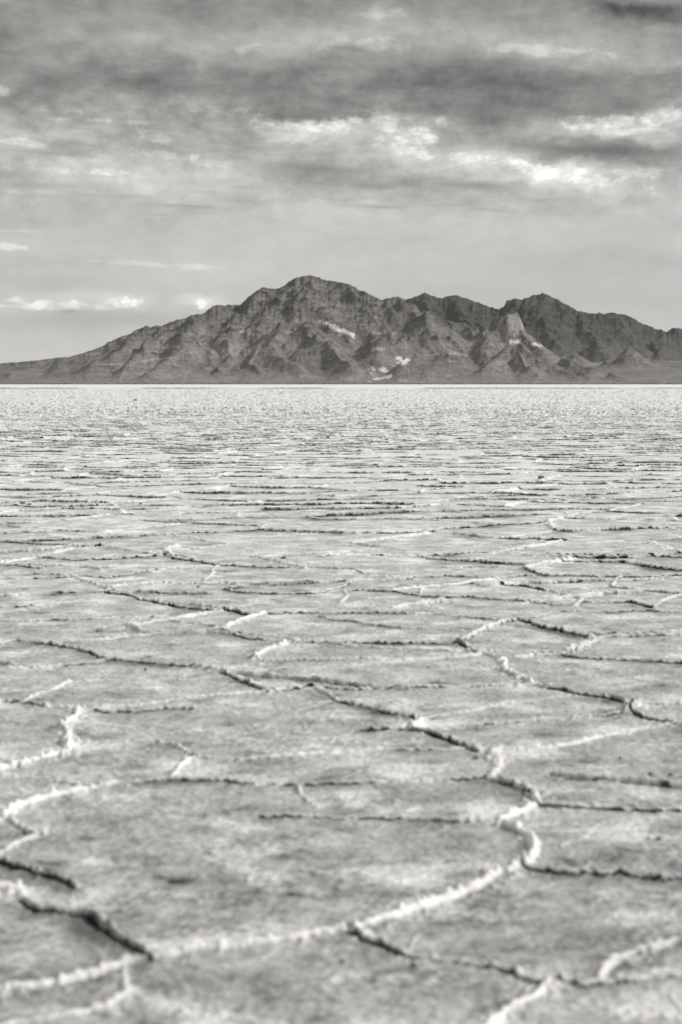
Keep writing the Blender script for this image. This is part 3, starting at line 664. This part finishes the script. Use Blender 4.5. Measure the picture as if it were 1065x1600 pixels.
far_lines = [(1.0, [(x, y, 11500) for x, y in SKY_FAR[1:]]),
 (1.0, [(663,459,11500),(680,490,11000),(700,520,10500)]), (1.0, [(712,462,11500),(740,495,11000),(760,520,10500)]),
 (1.0, [(800,468,11500),(785,500,11000),(770,530,10500)]), (1.0, [(846,458,11500),(855,490,11000),(870,520,10600),(880,545,10200)]),
 (1.0, [(885,477,11500),(915,505,11000),(940,530,10500),(950,550,10100)]), (1.0, [(955,489,11500),(980,515,11000),(1000,540,10400)]),
 (1.0, [(1020,513,11500),(1035,535,10900),(1040,555,10300)])]
def fan_far(X, Y):
    return (Y - 9300) * 0.055 + 45 + 8 * fbm(X / 200, Y / 400, 3, 91) - np.maximum(Y - 11400, 0) * .3
farr = terrain("far_mountain_range", far_lines, (500, 1280), (9300, 12600), 620, 260, 0.60, SKY_FAR, fan_far, 80, 11, (3, 26000, 80),
    "darker jagged range standing behind the mountain on the right")
farr.data.materials.append(mfar)

# ------------------------------------------------------------------ brush along the foot of the mountain
def bush_mesh(name, n):
    q = np.random.default_rng(12); V = []; Fc = []
    for i in range(n):
        dx, _ = ray(q.uniform(-120, 1190), 600); d = q.uniform(6150, 6600)
        x = dx * d; h = q.uniform(1.5, 4.2) * (1.7 if q.random() < .12 else 1); w = h * q.uniform(.9, 2.2)
        o = len(V); k = 6
        for rr_, zz in ((.75, -.3), (1.0, .35), (.7, .8)):
            for a in range(k):
                an = a * 2 * math.pi / k + q.uniform(-.3, .3); e = w * rr_ * q.uniform(.6, 1.25)
                V.append((x + e * math.cos(an), d + e * math.sin(an), h * zz * q.uniform(.8, 1.2)))
        V.append((x, d, h))
        for l in range(2):
            for a in range(k): Fc.append((o + l * k + a, o + l * k + (a + 1) % k, o + (l + 1) * k + (a + 1) % k, o + (l + 1) * k + a))
        for a in range(k): Fc.append((o + 2 * k + a, o + 2 * k + (a + 1) % k, o + 3 * k))
    me = bpy.data.meshes.new(name); me.from_pydata(V, [], Fc); me.update()
    ob = bpy.data.objects.new(name, me); S.collection.objects.link(ob); return ob
br = bush_mesh("desert_brush", 2600)
br["kind"] = "stuff"; br["label"] = "thin dark belt of desert brush along the foot of the mountain"; br["category"] = "brush"
m, nt, b = mat("brush")
nz_ = noise(nt, N(nt, 'ShaderNodeNewGeometry').outputs['Position'], (1, 1, 1), 0.05, 4, .6).outputs[0]
c_ = N(nt, 'ShaderNodeVectorMath', operation='SCALE', ins={0: (1, .97, .9), 'Scale': M(nt, 'MULTIPLY_ADD', nz_, .12, .03)})
nt.links.new(c_.outputs[0], b.inputs['Base Color']); b.inputs['Roughness'].default_value = .9
br.data.materials.append(m)

# ------------------------------------------------------------------ loose clods on the salt
m, nt, b = mat("dry_mud")
tco = N(nt, 'ShaderNodeTexCoord').outputs['Object']
nz_ = noise(nt, tco, (1, 1, 1), 45.0, 5, .7).outputs[0]
c_ = N(nt, 'ShaderNodeVectorMath', operation='SCALE', ins={0: (1, .96, .9), 'Scale': M(nt, 'MULTIPLY_ADD', nz_, .22, .02)})
nt.links.new(c_.outputs[0], b.inputs['Base Color']); b.inputs['Roughness'].default_value = .9
bb = N(nt, 'ShaderNodeBump', ins={'Strength': .6, 'Distance': .01, 'Height': nz_}); nt.links.new(bb.outputs[0], b.inputs['Normal'])
import bmesh
def clod(px, py, wpx, hpx, label, seed):
    x, y = on_ground(px, py); x = float(x); y = float(y)
    w = wpx / F * y; h = hpx / F * y * 1.0
    bm = bmesh.new(); bmesh.ops.create_icosphere(bm, subdivisions=4, radius=1.0)
    q = np.random.default_rng(seed); o = q.random(3) * 50
    co = np.array([v.co[:] for v in bm.verts])
    # a lump broken by a few flat faces, then pitted
    for _ in range(9):
        n = q.normal(size=3); n /= np.linalg.norm(n); lim = q.uniform(.55, .9)
        d = co @ n; ex = np.maximum(d - lim, 0); co -= ex[:, None] * n * .9
    k = 1 + 0.22 * fbm(co[:, 0] * 2 + o[0], co[:, 1] * 2 + co[:, 2] * 1.7 + o[1], 4, seed) + .08 * fbm(co[:, 0] * 7 + o[2], co[:, 1] * 7 + co[:, 2] * 6, 2, seed)
    co *= k[:, None]
    for v, c in zip(bm.verts, co): v.co = (c[0] * w / 2, c[1] * w / 2 * .8, (c[2] * .62 + .42) * h)
    me = bpy.data.meshes.new("mud_clod"); bm.to_mesh(me); bm.free()
    for p in me.polygons: p.use_smooth = seed % 2 == 0
    ob = bpy.data.objects.new("mud_clod", me); S.collection.objects.link(ob)
    ob.location = (x, y, 0.0); ob.rotation_euler.z = q.random() * 0.8 - .4
    ob["category"] = "clod"; ob["label"] = label; ob["group"] = "dark clods scattered on the salt"
    me.materials.append(m)
for i, c in enumerate([
    (211, 626, 7, 2.6, "tiny lone dark clod far out near the horizon, left of the peak"),
    (443, 873, 10, 4, "dark clod between two long ridges in the middle distance"),
    (220, 789, 6, 4, "small dark clod in the left middle distance"),
    (36, 788, 11, 4, "left one of two dark lumps at the left edge of the flat"),
    (46, 789, 9, 3, "right one of two dark lumps at the left edge of the flat"),
    (645, 1511, 15, 8, "largest foreground clod, pointed, below the black crack at bottom right"),
    (535, 1504, 10, 5, "foreground clod below the fork of the white ridge"),
    (583, 1533, 11, 5, "lowest foreground clod, left of the pointed one"),
    (1028, 1312, 9, 6, "larger of two dark pebbles near the right edge"),
    (1013, 1312, 5, 4, "smaller of two dark pebbles near the right edge"),
    (844, 747, 13, 4, "flat dark clod in the distance below the pale butte"),
    (707, 741, 9, 3, "small distant clod right of the middle of the flat"),
    (743, 1185, 9, 5, "dark clod left of the knotted white ridge junction"),
    (669, 1045, 5, 4, "speck of mud on the plate below the diamond shaped plate"),
    (1015, 1211, 8, 4, "left clod of a pair above the dark crack at the right edge"),
    (1047, 1211, 10, 4, "right clod of a pair above the dark crack at the right edge"),
    (227, 1047, 6, 4, "small clod just under the long diagonal ridge at left"),
    (968, 1186, 5, 4, "tiny clod alone on the right hand plate under the pale ridge"),
    (135, 910, 5, 3, "tiny dark clod on the pale plate at far left"),
    (310, 918, 4, 3, "tiny clod above the curved ridge left of centre"),
    (922, 925, 4, 2.5, "tiny clod beyond the diamond shaped plate"),
]): clod(*c, seed=100 + i)

# ------------------------------------------------------------------ desert air
def haze_box():
    x0, x1, y0, y1, z0, z1 = -17000, 17000, -17000, 17000, -40, 900
    V = [(x, y, z) for z in (z0, z1) for y in (y0, y1) for x in (x0, x1)]
    Fc = [(0, 2, 3, 1), (4, 5, 7, 6), (0, 1, 5, 4), (2, 6, 7, 3), (0, 4, 6, 2), (1, 3, 7, 5)]
    me = bpy.data.meshes.new("haze"); me.from_pydata(V, [], Fc); me.update()
    ob = bpy.data.objects.new("haze", me); S.collection.objects.link(ob)
    m = bpy.data.materials.new("haze"); m.use_nodes = True; nt = m.node_tree
    nt.nodes.remove(nt.nodes['Principled BSDF'])
    v = N(nt, 'ShaderNodeVolumePrincipled', ins={'Color': (.95, .95, .94, 1), 'Density': 0.7e-5, 'Anisotropy': 0.2})
    nt.links.new(v.outputs[0], nt.nodes['Material Output'].inputs['Volume'])
    me.materials.append(m)
    ob["kind"] = "stuff"; ob["label"] = "thin pale desert haze between the camera and the mountains"
    return ob
haze_box()
